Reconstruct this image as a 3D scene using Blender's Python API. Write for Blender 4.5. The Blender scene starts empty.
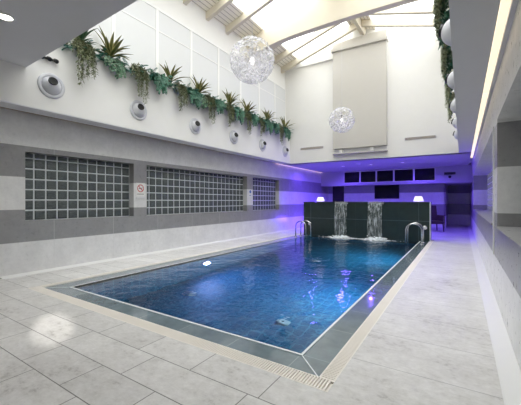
import bpy, bmesh, math, random
from mathutils import Vector, Matrix
random.seed(7)
sc = bpy.context.scene
COL = sc.collection
PI = math.pi

# ------------------------------------------------------------------ geometry helper
class MB:
    def __init__(s):
        s.v = []; s.f = []; s.uv = []; s.smooth = []; s.mi = []; s.m = 0
    def face(s, pts, uv=None, smooth=False):
        n = len(s.v); s.v += [tuple(p) for p in pts]
        s.f.append(list(range(n, n + len(pts)))); s.uv.append(uv); s.smooth.append(smooth); s.mi.append(s.m)
    def add(s, verts, faces, smooth=False):
        n = len(s.v); s.v += [tuple(p) for p in verts]
        for f in faces:
            s.f.append([n + i for i in f]); s.uv.append(None); s.smooth.append(smooth); s.mi.append(s.m)
    def box(s, x0, x1, y0, y1, z0, z1):
        if x0 > x1: x0, x1 = x1, x0
        if y0 > y1: y0, y1 = y1, y0
        if z0 > z1: z0, z1 = z1, z0
        v = [(x0,y0,z0),(x1,y0,z0),(x1,y1,z0),(x0,y1,z0),(x0,y0,z1),(x1,y0,z1),(x1,y1,z1),(x0,y1,z1)]
        s.add(v, [(0,3,2,1),(4,5,6,7),(0,1,5,4),(1,2,6,5),(2,3,7,6),(3,0,4,7)])
    def hexa(s, v8):
        s.add(v8, [(0,3,2,1),(4,5,6,7),(0,1,5,4),(1,2,6,5),(2,3,7,6),(3,0,4,7)])
    def prism_y(s, prof, y0, y1):            # closed profile in (x, z), extruded along y
        n = len(prof)
        v = [(x, y0, z) for x, z in prof] + [(x, y1, z) for x, z in prof]
        f = [(i, (i+1) % n, n + (i+1) % n, n + i) for i in range(n)]
        f += [tuple(range(n-1, -1, -1)), tuple(range(n, 2*n))]
        s.add(v, f)
    def lathe(s, prof, origin=(0,0,0), axis=(0,0,1), n=24, smooth=True):   # prof of (r, h) along axis
        a = Vector(axis).normalized(); o = Vector(origin)
        t = Vector((1,0,0)) if abs(a.x) < .9 else Vector((0,1,0))
        u = a.cross(t).normalized(); w = a.cross(u)
        v = []; f = []
        for r, h in prof:
            for k in range(n):
                q = 2*PI*k/n
                v.append(o + a*h + (u*math.cos(q) + w*math.sin(q))*max(r, 1e-4))
        for i in range(len(prof)-1):
            for k in range(n):
                k2 = (k+1) % n
                f.append((i*n+k, i*n+k2, (i+1)*n+k2, (i+1)*n+k))
        s.add(v, f, smooth)
    def tube(s, pts, r, n=8, smooth=True, cap=True):
        pts = [Vector(p) for p in pts]; rs = r if isinstance(r, (list, tuple)) else [r]*len(pts)
        v = []; f = []; prev = None
        for i, p in enumerate(pts):
            d = (pts[min(i+1, len(pts)-1)] - pts[max(i-1, 0)]).normalized()
            if prev is None:
                t = Vector((0,0,1)) if abs(d.z) < .9 else Vector((1,0,0))
                u = d.cross(t).normalized()
            else:
                u = (prev - d*prev.dot(d)).normalized()
            prev = u; w = d.cross(u)
            for k in range(n):
                q = 2*PI*k/n
                v.append(p + (u*math.cos(q) + w*math.sin(q))*rs[i])
        for i in range(len(pts)-1):
            for k in range(n):
                k2 = (k+1) % n
                f.append((i*n+k, i*n+k2, (i+1)*n+k2, (i+1)*n+k))
        if cap:
            f.append(tuple(range(n-1, -1, -1))); f.append(tuple(range((len(pts)-1)*n, len(pts)*n)))
        s.add(v, f, smooth)
    def build(s, name, mat, parent=None, loc=(0,0,0), bevel=0, origin=None):
        me = bpy.data.meshes.new(name)
        vs = s.v
        if origin is not None:
            vs = [(a-origin[0], b-origin[1], c-origin[2]) for a, b, c in vs]; loc = origin
        me.from_pydata(vs, [], s.f)
        for m in (mat if isinstance(mat, (list, tuple)) else [mat]): me.materials.append(m)
        if any(u is not None for u in s.uv):
            ul = me.uv_layers.new(name='UVMap'); i = 0
            for f, u in zip(s.f, s.uv):
                for k in range(len(f)):
                    if u is not None: ul.data[i].uv = u[k]
                    i += 1
        for p, sm, mi in zip(me.polygons, s.smooth, s.mi): p.use_smooth = sm; p.material_index = mi
        me.validate(); me.update()
        o = bpy.data.objects.new(name, me); COL.objects.link(o); o.location = loc
        if parent: o.parent = parent
        if bevel:
            b = o.modifiers.new('bevel', 'BEVEL'); b.width = bevel; b.segments = 2; b.limit_method = 'ANGLE'
        return o

def tag(o, label=None, cat=None, group=None, kind=None):
    if label: o['label'] = label
    if cat: o['category'] = cat
    if group: o['group'] = group
    if kind: o['kind'] = kind
    return o
def empty(name, loc, rz=0, **k):
    o = bpy.data.objects.new(name, None); COL.objects.link(o); o.location = loc; o.rotation_euler = (0,0,rz)
    o.empty_display_size = .1
    return tag(o, **k)
def struct(o, label, cat='structure'):
    return tag(o, label, cat, kind='structure')
def dup(root, loc, rz=0, scale=1.0, label=None):
    r = root.copy(); COL.objects.link(r); r.location = loc; r.rotation_euler = (0,0,rz)
    r.scale = (scale,)*3 if not isinstance(scale, (tuple, list)) else scale
    if label: r['label'] = label
    for ch in list(root.children):
        c = ch.copy(); COL.objects.link(c); c.parent = r
        for g in list(ch.children):
            d = g.copy(); COL.objects.link(d); d.parent = c
    return r

# ------------------------------------------------------------------ materials
class NT:
    def __init__(s, name):
        s.m = bpy.data.materials.new(name); s.m.use_nodes = True
        s.n = s.m.node_tree.nodes; s.l = s.m.node_tree.links
        s.b = s.n['Principled BSDF']; s.out = s.n['Material Output']
    def node(s, t, **k):
        n = s.n.new(t)
        for a, b in k.items():
            if a in ('operation','data_type','blend_type','noise_dimensions','wave_type','bands_direction','invert','feature','distance','offset','offset_frequency','squash_frequency','interpolation_type'):
                setattr(n, a, b)
        return n
    def link(s, a, b): s.l.new(a, b)
    def val(s, sock, v):
        if hasattr(v, 'is_linked') or hasattr(v, 'links'): s.link(v, sock)
        else: sock.default_value = v
    def math(s, op, a, b=0.0):
        n = s.node('ShaderNodeMath', operation=op); s.val(n.inputs[0], a); s.val(n.inputs[1], b); return n.outputs[0]
    def mix(s, f, a, b):
        n = s.node('ShaderNodeMix', data_type='RGBA')
        s.val(n.inputs[0], f); s.val(n.inputs[6], a); s.val(n.inputs[7], b); return n.outputs[2]
    def coord(s):
        t = s.node('ShaderNodeTexCoord'); return t.outputs['Object']
    def xyz(s, c=None):
        x = s.node('ShaderNodeSeparateXYZ'); s.link(c or s.coord(), x.inputs[0]); return x.outputs
    def noise(s, scale, detail=3, vec=None, rough=.5, dist=0):
        n = s.node('ShaderNodeTexNoise'); n.inputs['Scale'].default_value = scale; n.inputs['Detail'].default_value = detail
        n.inputs['Roughness'].default_value = rough; n.inputs['Distortion'].default_value = dist
        s.link(vec or s.coord(), n.inputs['Vector']); return n.outputs['Fac']
    def scaled(s, sx, sy, sz, vec=None):
        n = s.node('ShaderNodeMapping'); n.inputs['Scale'].default_value = (sx, sy, sz); s.link(vec or s.coord(), n.inputs['Vector']); return n.outputs[0]
    def ramp(s, f, stops):
        r = s.node('ShaderNodeValToRGB'); s.link(f, r.inputs[0]); e = r.color_ramp.elements
        while len(e) < len(stops): e.new(.5)
        for q, (p, c) in zip(e, stops):
            q.position = p; q.color = c if len(c) == 4 else (*c, 1)
        return r.outputs[0]
    def line(s, c, period, off, w):          # 1 on a joint line
        a = s.math('SUBTRACT', c, off); a = s.math('DIVIDE', a, period); a = s.math('FRACT', a)
        a = s.math('SUBTRACT', a, .5); a = s.math('ABSOLUTE', a)
        return s.math('GREATER_THAN', a, .5 - w/period/2)
    def bump(s, h, strength=.2, dist=.01):
        n = s.node('ShaderNodeBump'); n.inputs['Strength'].default_value = strength; n.inputs['Distance'].default_value = dist
        s.link(h, n.inputs['Height']); s.link(n.outputs[0], s.b.inputs['Normal']); return n.outputs[0]
    def set(s, col=None, rough=None, metal=None, **k):
        if col is not None: s.val(s.b.inputs['Base Color'], (*col, 1) if isinstance(col, tuple) and len(col) == 3 else col)
        if rough is not None: s.val(s.b.inputs['Roughness'], rough)
        if metal is not None: s.b.inputs['Metallic'].default_value = metal
        for a, v in k.items(): s.b.inputs[a.replace('_', ' ')].default_value = v
        return s.m

def plain(name, col, rough=.5, metal=0, var=.06, scale=6, **k):
    t = NT(name); n = t.noise(scale, 3)
    c = t.mix(n, tuple(x*(1-var) for x in col)+(1,), tuple(min(1, x*(1+var)) for x in col)+(1,))
    return t.set(c, rough, metal, **k)
def emit(name, col, st):
    t = NT(name); t.set((0.8,0.8,0.8), .5)
    t.b.inputs['Emission Color'].default_value = (*col, 1); t.b.inputs['Emission Strength'].default_value = st
    return t.m

M = {}
M['white_wall'] = plain('white_plaster', (.80,.795,.78), .75, var=.02)
M['white_trim'] = plain('white_painted_trim', (.82,.82,.81), .45, var=.02)
M['white_panel'] = plain('white_frosted_panel', (.66,.67,.68), .35, var=.015)
M['grey_soffit'] = plain('grey_soffit_paint', (.68,.685,.72), .7, var=.02)
M['column'] = plain('warm_grey_plaster', (.56,.54,.505), .75, var=.02)
M['beam'] = plain('cream_painted_timber', (.66,.60,.49), .6, var=.04, scale=3)
M['grey_paint'] = plain('mid_grey_paint', (.42,.42,.44), .7, var=.02)
M['dark'] = plain('dark_rubber', (.012,.012,.014), .4)
M['black_glass'] = plain('black_glass', (.004,.004,.007), .2, Specular_IOR_Level=.2)
M['steel'] = plain('brushed_steel', (.55,.55,.56), .24, 1.0)
M['abs'] = plain('satin_white_plastic', (.60,.61,.65), .35, var=.02)
M['grate'] = plain('cream_plastic_grating', (.84,.80,.74), .5, var=.03)
M['strip'] = plain('polished_white_stone', (.70,.70,.69), .3, var=.03)
M['brown'] = plain('brown_shadow_gap', (.26,.19,.12), .6)
M['joint_white'] = plain('white_grout', (.72,.76,.78), .4, var=.02)
M['red'] = plain('red_sign_paint', (.5,.03,.04), .5)
M['blue'] = plain('blue_sign_paint', (.06,.15,.5), .5)
M['blackpaint'] = plain('matt_black_paint', (.012,.012,.012), .9)
M['rattan'] = plain('dark_woven_rattan', (.05,.03,.03), .6, scale=60, var=.5)
M['led'] = emit('warm_led_strip', (1.0,.82,.54), .9)
M['led_dim'] = emit('dim_peach_led_strip', (1.0,.66,.52), .55)
M['lamp_on'] = emit('lit_downlight_glass', (1.0,.93,.82), 9)
M['violet_on'] = emit('lit_violet_downlight_glass', (.62,.50,1.0), 8)
M['shade_on'] = emit('lit_lamp_shade', (.72,.58,1.0), .95)
M['pool_lamp'] = emit('lit_pool_lamp_lens', (.42,.22,1.0), 3)
M['bulb'] = emit('lit_bulb', (1.0,.92,.85), 1.3)

def stone_wall():
    t = NT('banded_stone_tiles'); x, y, z = t.xyz()
    n1 = t.noise(3.2, 6, rough=.65); n2 = t.noise(14, 5, rough=.7)
    k = t.math('ADD', t.math('MULTIPLY', n1, .6), t.math('MULTIPLY', n2, .4))
    light = t.ramp(k, [(.3,(.62,.62,.625)),(.5,(.71,.71,.71)),(.7,(.81,.81,.81))])
    dark = t.ramp(k, [(.3,(.235,.235,.24)),(.7,(.325,.32,.325))])
    b1 = t.math('MULTIPLY', t.math('GREATER_THAN', z, .53), t.math('LESS_THAN', z, 1.06))
    b2 = t.math('MULTIPLY', t.math('GREATER_THAN', z, 1.59), t.math('LESS_THAN', z, 2.1))
    band = t.math('ADD', b1, b2)
    c = t.mix(band, light, dark)
    j = t.math('MAXIMUM', t.line(y, 1.11, 2.64, .007), t.line(z, .53, 0.0, .005))
    c = t.mix(t.math('MULTIPLY', j, .55), c, (.62,.62,.61,1))
    t.bump(n2, .03, .002)
    return t.set(c, t.math('ADD', .20, t.math('MULTIPLY', n2, .2)))
M['stone'] = stone_wall()

def floor_mat(name, brick):
    t = NT(name); co = t.coord(); x, y, z = t.xyz(co)
    n1 = t.noise(1.6, 5, rough=.6); n2 = t.noise(9, 7, t.scaled(1, 1.6, 1), rough=.75); n3 = t.noise(30, 4, rough=.7)
    k = t.math('ADD', t.math('MULTIPLY', n1, .35), t.math('ADD', t.math('MULTIPLY', n2, .45), t.math('MULTIPLY', n3, .2)))
    c = t.ramp(k, [(.37,(.33,.315,.305)),(.45,(.55,.54,.525)),(.53,(.63,.622,.61)),(.64,(.74,.735,.725))])
    if brick:
        b = t.node('ShaderNodeTexBrick', offset=.37, offset_frequency=2, squash_frequency=3)
        b.squash = 1.5
        mp = t.node('ShaderNodeMapping'); mp.inputs['Location'].default_value = (.25, -1.0 + .295*8, 0); t.link(co, mp.inputs[0])
        t.link(mp.outputs[0], b.inputs['Vector'])
        b.inputs['Scale'].default_value = 1.0; b.inputs['Mortar Size'].default_value = .0035; b.inputs['Mortar Smooth'].default_value = .1
        b.inputs['Brick Width'].default_value = .58; b.inputs['Row Height'].default_value = .295
        b.inputs['Color1'].default_value = (.94,.94,.94,1); b.inputs['Color2'].default_value = (1.06,1.06,1.06,1)
        mm = t.node('ShaderNodeMix', data_type='RGBA', blend_type='MULTIPLY'); mm.inputs[0].default_value = 1
        t.link(c, mm.inputs[6]); t.link(b.outputs['Color'], mm.inputs[7])
        c = t.mix(b.outputs['Fac'], mm.outputs[2], (.16,.155,.15,1)); j = b.outputs['Fac']
    else:
        j = t.line(y, .588, 2.39, .006)
        c = t.mix(t.math('MULTIPLY', j, .75), c, (.2,.2,.2,1))
    h = t.math('SUBTRACT', t.math('MULTIPLY', n2, .35), j)
    t.bump(h, .18, .004)
    return t.set(c, t.math('ADD', .22, t.math('MULTIPLY', n2, .25)))
M['floor_brick'] = floor_mat('grey_stone_floor_tiles', True)
M['floor_slab'] = floor_mat('grey_stone_floor_slabs', False)

def slate(name, base, px, py, pz, ox, oy, oz, rough, grout, w=.006, wet=False, gc=.8):
    t = NT(name); x, y, z = t.xyz(); n = t.noise(5, 6, rough=.65); n2 = t.noise(2.2, 3)
    c = t.mix(n, tuple(v*.55 for v in base)+(1,), tuple(v*1.5 for v in base)+(1,))
    j = None
    for cc, p, o in ((x, px, ox), (y, py, oy), (z, pz, oz)):
        if p:
            q = t.line(cc, p, o, w); j = q if j is None else t.math('MAXIMUM', j, q)
    if j is not None: c = t.mix(t.math('MULTIPLY', j, gc), c, (*grout, 1))
    if wet:
        wv = t.noise(7, 2, t.scaled(1, 1, 1), dist=.6); t.bump(wv, .06, .03)
        t.b.inputs['Coat Weight'].default_value = .6; t.b.inputs['Coat Roughness'].default_value = .03
    else: t.bump(n, .1, .005)
    return t.set(c, rough)
M['border_long'] = slate('wet_slate_border_tiles', (.14,.185,.21), 0, .6, 0, 0, 2.25, 0, .12, (.30,.36,.38), wet=True)
M['border_lat'] = slate('wet_slate_border_tiles_end', (.14,.185,.21), .58, 0, 0, -1.07, 0, 0, .12, (.30,.36,.38), wet=True)
M['fall_tile'] = slate('dark_green_slate_tiles', (.017,.031,.031), 0, 0, .6, 0, 0, .0, .3, (.07,.11,.12))
M['fall_tile_x'] = slate('dark_green_slate_tiles_jointed', (.017,.031,.031), .585, 0, .6, -4.59, 0, 0.0, .3, (.05,.09,.10))
M['bpool'] = slate('blue_mosaic_pool_tiles', (.014,.128,.24), .16, .16, .16, 0, 0, 0, .4, (.08,.34,.47), w=.020, gc=.6)

def block_mat():
    t = NT('pressed_glass_block'); x, y, z = t.xyz()
    wv = t.noise(16, 3, t.scaled(1, .7, 2.2), dist=1.5)
    c = t.mix(wv, (.035,.045,.046,1), (.15,.17,.17,1))
    t.bump(wv, .5, .02)
    return t.set(c, .12)
M['block'] = block_mat()
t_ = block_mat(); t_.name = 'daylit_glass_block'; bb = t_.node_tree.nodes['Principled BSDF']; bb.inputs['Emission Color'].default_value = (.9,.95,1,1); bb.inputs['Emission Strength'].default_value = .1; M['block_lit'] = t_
M['mortar'] = plain('pale_grey_mortar', (.60,.64,.66), .4, var=.04)

def water_mat():
    t = NT('pool_water'); co = t.coord()
    a = t.noise(1.7, 3, t.scaled(1, .8, 1), dist=.8); b = t.noise(5.5, 2, t.scaled(.8, 1.1, 1), dist=.5)
    h = t.math('ADD', t.math('MULTIPLY', a, .75), t.math('MULTIPLY', b, .28))
    t.bump(h, .5, .06)
    return t.set((.80,.94,1.0), 0.0, 0, IOR=1.33, Transmission_Weight=1.0)
M['water'] = water_mat()

def fall_mat():
    t = NT('falling_water_sheet'); co = t.coord()
    n = t.noise(30, 4, t.scaled(1, 1, .09), rough=.6); n2 = t.noise(9, 2, t.scaled(1, 1, .5))
    f = t.ramp(t.math('ADD', t.math('MULTIPLY', n, .75), t.math('MULTIPLY', n2, .25)), [(.42,(.05,.05,.05)),(.70,(.75,.75,.75))])
    tr = t.node('ShaderNodeBsdfTransparent'); tr.inputs[0].default_value = (.9,.95,.95,1)
    t.set((.62,.68,.72), .25)
    mx = t.node('ShaderNodeMixShader'); t.link(f, mx.inputs[0]); t.link(tr.outputs[0], mx.inputs[1]); t.link(t.b.outputs[0], mx.inputs[2])
    t.link(mx.outputs[0], t.out.inputs['Surface']); return t.m
M['fall'] = fall_mat()
M['foam'] = plain('white_water_foam', (.85,.90,.93), .5, var=.04)

def pane_mat(name, tint, gl):
    t = NT(name); tr = t.node('ShaderNodeBsdfTransparent'); tr.inputs[0].default_value = (*tint, 1)
    t.set((1,1,1), .03); mx = t.node('ShaderNodeMixShader'); mx.inputs[0].default_value = gl
    g = t.node('ShaderNodeBsdfGlossy'); g.inputs['Roughness'].default_value = .03
    t.link(tr.outputs[0], mx.inputs[1]); t.link(g.outputs[0], mx.inputs[2]); t.link(mx.outputs[0], t.out.inputs['Surface']); return t.m
M['skyglass'] = pane_mat('clear_skylight_glass', (.96,.98,.98), .04)

def flake_mat():
    t = NT('clear_acrylic_petals'); tr = t.node('ShaderNodeBsdfTransparent'); tr.inputs[0].default_value = (.93,.93,.94,1)
    tl = t.node('ShaderNodeBsdfTranslucent'); tl.inputs[0].default_value = (.74,.74,.76,1)
    t.set((.8,.8,.82), .08)
    a = t.node('ShaderNodeMixShader'); a.inputs[0].default_value = .5
    t.link(tl.outputs[0], a.inputs[1]); t.link(t.b.outputs[0], a.inputs[2])
    lw = t.node('ShaderNodeLayerWeight'); lw.inputs[0].default_value = .45
    f = t.math('ADD', .16, t.math('MULTIPLY', lw.outputs['Facing'], .6))
    mx = t.node('ShaderNodeMixShader'); t.link(f, mx.inputs[0])
    t.link(tr.outputs[0], mx.inputs[1]); t.link(a.outputs[0], mx.inputs[2]); t.link(mx.outputs[0], t.out.inputs['Surface']); return t.m
M['flake'] = flake_mat()

def leaf_mat(name, mid, edge, var=.3):
    t = NT(name); uv = t.node('ShaderNodeUVMap'); s = t.node('ShaderNodeSeparateXYZ'); t.link(uv.outputs[0], s.inputs[0])
    e = t.math('ABSOLUTE', t.math('SUBTRACT', s.outputs[0], .5))
    f = t.math('GREATER_THAN', e, .3)
    c = t.mix(f, (*mid, 1), (*edge, 1)); n = t.noise(9, 2)
    c2 = t.mix(t.math('MULTIPLY', n, var*2), c, tuple(v*.45 for v in mid)+(1,))
    return t.set(c2, .45)
M['agave'] = leaf_mat('olive_blade_leaf', (.13,.14,.04), (.48,.42,.17))
M['agave_dark'] = leaf_mat('dark_green_blade_leaf', (.03,.085,.04), (.09,.15,.07))
M['trail'] = leaf_mat('grey_green_needle_leaf', (.22,.25,.13), (.30,.33,.2))
M['ivy'] = leaf_mat('dark_ivy_leaf', (.035,.15,.09), (.08,.23,.15))
M['ivy_pale'] = leaf_mat('white_edged_ivy_leaf', (.05,.16,.08), (.62,.68,.56))
M['fern'] = leaf_mat('teal_fern_leaf', (.035,.22,.17), (.07,.30,.25))
M['stem'] = plain('plant_stem', (.09,.085,.04), .6)

def planks():
    t = NT('slatted_roof_boards'); x, y, z = t.xyz(); n = t.noise(5, 3, t.scaled(8, .6, 1))
    c = t.mix(n, (.86,.81,.72,1), (.92,.88,.79,1)); j = t.line(x, .11, 0, .014)
    c = t.mix(j, c, (.34,.30,.25,1)); return t.set(c, .6)
M['planks'] = planks()

# ------------------------------------------------------------------ key dimensions (metres)
XL, XR = -6.0, .34            # stone walls
PL, PR = -5.55, -.08          # parapet faces above
SZ = 2.63                     # soffit height
PT = 3.78                     # parapet top
YB, YE, YF = -3.0, 10.7, 16.0 # back, upper end wall, recess back wall
def yend(x): return 10.70 + .05*(x + 5.75)
EX0, EX1 = -5.75, .12         # upper walls
EZ = 6.04; RS = .30; RX = (EX0 + EX1)/2
def roof(x): return EZ + RS*((x - EX0) if x < RX else (EX1 - x))

# ------------------------------------------------------------------ floors and pool
IX0, IX1, IY0 = -4.61, -1.07, 2.25
BX0, BX1, BY0 = -4.91, -.82, 2.01
GX0, GX1, GY0 = -5.01, -.71, 1.875
def yfall(x): return 10.46 + .01*(x + 4.83)
b = MB(); b.box(XL-.3, .21, YB, GY0, -.15, 0); struct(b.build('floor', M['floor_brick']), 'grey stone tiled floor in front of the pool', 'floor')
b = MB(); b.box(GX1, .21, GY0, YF+2.6, -.15, 0); struct(b.build('floor', M['floor_slab']), 'walkway of large pale stone slabs right of the pool', 'floor')
b = MB(); b.box(XL+.1, GX0, GY0, YF+.9, -.15, 0); struct(b.build('floor', M['floor_brick']), 'narrow tiled walkway left of the pool', 'floor')
b = MB(); b.box(GX0, GX1, 10.9, YF+.9, -.15, 0); struct(b.build('floor', M['floor_slab']), 'stone floor of the violet lit recess', 'floor')
b = MB(); b.prism_y([(.21,-.15),(.34,-.15),(.34,.03),(.33,.03),(.22,.004),(.21,.004)], YB, YF+2.4)
struct(b.build('baseboard_right', M['strip'], bevel=.003), 'polished white cove strip along the foot of the right wall', 'baseboard')
b = MB(); b.prism_y([(XL,-.15),(XL+.1,-.15),(XL+.1,.004),(XL+.09,.004),(XL+.01,.03),(XL,.03)], GY0, YF+.9)
struct(b.build('baseboard_left', M['strip'], bevel=.003), 'white cove strip along the foot of the left wall', 'baseboard')

PD = -1.35
b = MB()
yb = 10.9
b.face([(IX0,IY0,PD),(IX1,IY0,PD),(IX1,yb,PD),(IX0,yb,PD)])
b.face([(IX0,IY0,PD),(IX0,yb,PD),(IX0,yb,-.02),(IX0,IY0,-.02)])
b.face([(IX1,yb,PD),(IX1,IY0,PD),(IX1,IY0,-.02),(IX1,yb,-.02)])
b.face([(IX1,IY0,PD),(IX0,IY0,PD),(IX0,IY0,-.02),(IX1,IY0,-.02)])
b.face([(IX0,yb,PD),(IX1,yb,PD),(IX1,yb,-.02),(IX0,yb,-.02)])
struct(b.build('pool_basin', M['bpool']), 'sunken pool basin lined with small blue tiles', 'pool')
# border ring: left, right, near
b = MB(); b.hexa([(BX0,BY0,-.15),(IX0,IY0,-.15),(IX0,11,-.15),(BX0,11,-.15),(BX0,BY0,-.012),(IX0,IY0,-.012),(IX0,11,-.012),(BX0,11,-.012)])
struct(b.build('pool_border', M['border_long']), 'wet slate border along the left edge of the pool', 'pool border')
b = MB(); b.hexa([(IX1,IY0,-.15),(BX1,BY0,-.15),(BX1,11,-.15),(IX1,11,-.15),(IX1,IY0,-.012),(BX1,BY0,-.012),(BX1,11,-.012),(IX1,11,-.012)])
struct(b.build('pool_border', M['border_long']), 'wet slate border along the right edge of the pool', 'pool border')
b = MB(); b.hexa([(BX0,BY0,-.15),(BX1,BY0,-.15),(IX1,IY0,-.15),(IX0,IY0,-.15),(BX0,BY0,-.012),(BX1,BY0,-.012),(IX1,IY0,-.012),(IX0,IY0,-.012)])
struct(b.build('pool_border', M['border_lat']), 'wet slate border along the near end of the pool', 'pool border')
# white edge line + mitres
b = MB(); w = .022
b.box(IX0-w, IX0, IY0-w, 10.2, -.04, -.006); b.box(IX1, IX1+w, IY0-w, 10.5, -.04, -.006); b.box(IX0, IX1, IY0-w, IY0, -.04, -.006)
def stripe(b, p, q, w, z0, z1):
    p = Vector(p); q = Vector(q); d = (q-p).normalized(); n = Vector((-d.y, d.x))*w/2
    c = [p-n, q-n, q+n, p+n]; b.hexa([(v.x,v.y,z0) for v in c] + [(v.x,v.y,z1) for v in c])
stripe(b, (IX1+.01,IY0-.01), (BX1,BY0), .010, -.03, -.009); stripe(b, (IX0-.01,IY0-.01), (BX0,BY0), .010, -.03, -.009)
struct(b.build('trim_1', M['joint_white']), 'thin white line around the inner edge of the pool border', 'trim')
# water
b = MB(); nx, ny = 2, 4
b.face([(IX0,IY0,-.018),(IX1,IY0,-.018),(IX1,10.9,-.018),(IX0,10.9,-.018)])
tag(b.build('pool_water', M['water']), 'rippled blue water filling the indoor pool', 'water', kind='stuff')

# overflow gratings (slats are one surface pattern)
def grating(name, label, x0, x1, y0, y1, along):
    b = MB(); p = .021
    b.box(x0, x1, y0, y1, -.10, -.014)
    if along == 'x':
        n = int((x1-x0)/p)
        for i in range(n): b.box(x0+i*p, x0+i*p+.0125, y0+.008, y1-.008, -.03, .001)
        b.box(x0, x1, y0, y0+.009, -.04, .001); b.box(x0, x1, y1-.009, y1, -.04, .001)
    else:
        n = int((y1-y0)/p)
        for i in range(n): b.box(x0+.008, x1-.008, y0+i*p, y0+i*p+.0125, -.03, .001)
        b.box(x0, x0+.009, y0, y1, -.04, .001); b.box(x1-.009, x1, y0, y1, -.04, .001)
    tag(b.build(name, M['grate']), label, 'grating', 'overflow gratings around the pool')
grating('overflow_grating', 'cream slotted overflow grating along the near end of the pool', GX0, GX1, GY0, BY0, 'x')
grating('overflow_grating', 'cream slotted overflow grating along the right side of the pool', BX1, GX1, BY0, 10.75, 'y')
grating('overflow_grating', 'cream slotted overflow grating along the left side of the pool', GX0, BX0, BY0, 10.75, 'y')

# pool floor inlets and wall lamps
for (x, y, lb) in ((-2.16,3.92,'round white floor inlet on the pool bottom nearest the right corner'),(-4.0,3.95,'round white floor inlet on the pool bottom near the left wall'),
                   (-3.1,7.3,'round white floor inlet on the pool bottom far down the pool')):
    e = empty('floor_inlet', (x,y,PD), label=lb, cat='inlet', group='inlets on the pool bottom')
    b = MB(); b.lathe([(.11,0),(.11,.012),(.09,.025),(.0,.028)]); b.build('cover', M['strip'], e)
    b = MB()
    b.lathe([(.03,.024),(.03,.034),(0,.036)], n=16)
    b.build('screw', M['steel'], e)
def pool_lamp(x, y, ax, lb):
    e = empty('pool_lamp', (x,y,-.5), label=lb, cat='lamp', group='underwater lamps in the pool walls')
    b = MB(); b.lathe([(.12,0),(.12,.015),(.09,.03),(.085,.02)], axis=ax); b.build('ring', M['steel'], e)
    b = MB(); b.lathe([(.084,.012),(.06,.028),(0,.034)], axis=ax); b.build('lens', M['pool_lamp'], e)
pool_lamp(IX0, 4.97, (1,0,0), 'lit violet underwater lamp in the left pool wall')
pool_lamp(IX1, 4.97, (-1,0,0), 'added unseen lit lamp in the right pool wall, nearer one')  # right wall lamps are unseen additions that brighten the basin
pool_lamp(IX1, 8.2, (-1,0,0), 'added unseen lit lamp in the right pool wall, farther one')

# ------------------------------------------------------------------ left stone wall with glass block windows
wins = [(2.21,4.22),(4.55,8.48),(8.83,10.64)]; WZ0, WZ1 = .87, 2.01; RD = .16
b = MB()
b.box(XL-.3, XL, YB, YF+.9, 0, WZ0); b.box(XL-.3, XL, YB, YF+.9, WZ1, SZ+.05)
ys = [YB] + [v for w_ in wins for v in w_] + [YF+.9]
for i in range(0, len(ys), 2): b.box(XL-.3, XL, ys[i], ys[i+1], WZ0, WZ1)
struct(b.build('wall_left', M['stone']), 'left wall of banded light and dark grey stone', 'wall')

def block_window(n, label, xb, y0, y1, facing, cols, WZ0=WZ0, WZ1=WZ1):
    """glass block window; xb = plane of the block faces, facing +1 looks to +x"""
    e = empty('window_%d' % n, (xb, (y0+y1)/2, WZ0)); struct(e, label, 'window')
    cy = (y0+y1)/2; p = (y1-y0)/cols; pz = .175
    m = MB(); g = MB(); dx = -.09*facing
    m.box(dx, 0, y0-cy, y1-cy, 0, WZ1-WZ0+.0)
    for i in range(cols):
        for j in range(8):
            a0 = y0-cy+i*p+.011; a1 = a0+p-.022; z0 = j*pz+.011; z1 = min(z0+pz-.022, WZ1-WZ0-.004)
            if z1-z0 < .02: continue
            d = .012*facing; q = .018
            rim = [(.0015*facing,a0,z0),(.0015*facing,a1,z0),(.0015*facing,a1,z1),(.0015*facing,a0,z1)]
            top = [(d,a0+q,z0+q),(d,a1-q,z0+q),(d,a1-q,z1-q),(d,a0+q,z1-q)]
            if z1-z0 < .05: top = [(d,y,z) for (_,y,z) in [(0,a0+q,z0+.004),(0,a1-q,z0+.004),(0,a1-q,z1-.004),(0,a0+q,z1-.004)]]
            v = rim+top; f = [(4,5,6,7)] + [(k,(k+1)%4,4+(k+1)%4,4+k) for k in range(4)]
            g.add(v, f)
    m.build('mortar_grid', M['mortar'], e); g.build('glass_blocks', M['block'] if facing > 0 else M['block_lit'], e)
    return e
names = ['glass block window in the left wall nearest the camera','long middle glass block window in the left wall','small far glass block window in the left wall']
for k, ((a, c), cols) in enumerate(zip(wins, (11, 21, 10))):
    block_window(k+1, names[k], XL-RD, a, c, 1, cols)

# ------------------------------------------------------------------ right stone wall with deep niches
b = MB(); nich = [(-2.4,4.5),(5.05,13.4)]; XN = .75
b.box(XR, XN+.3, YB, YF+2.6, -.15, .89); b.box(XR, XN+.3, YB, YF+2.6, 2.14, SZ+.05)
ys = [YB] + [v for w_ in nich for v in w_] + [YF+2.6]
for i in range(0, len(ys), 2): b.box(XR, XN+.3, ys[i], ys[i+1], .89, 2.14)
struct(b.build('wall_right', M['stone']), 'right wall of banded polished stone with deep niches', 'wall')
block_window(4, 'glass block window in the near niche of the right wall', XN+.06, nich[0][0], nich[0][1], -1, 36, .89, 2.14)
block_window(5, 'glass block window in the far niche of the right wall', XN, nich[1][0], nich[1][1], -1, 24, .89, 2.14)
for k, (a, c) in enumerate(nich):
    b = MB(); b.box(XR-.025, XN-.001, a, c, .89, .91)
    struct(b.build('trim_%d' % (2+k), M['stone'], bevel=.004), ['polished stone sill of the near right niche','polished stone sill of the far right niche'][k], 'sill')
b = MB(); b.box(XR-.012, XR+.03, 4.90, 4.96, .53, 2.14)
struct(b.build('trim_4', M['strip'], bevel=.004), 'pale metal edge strip on the pillar between the right niches', 'trim')

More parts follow.
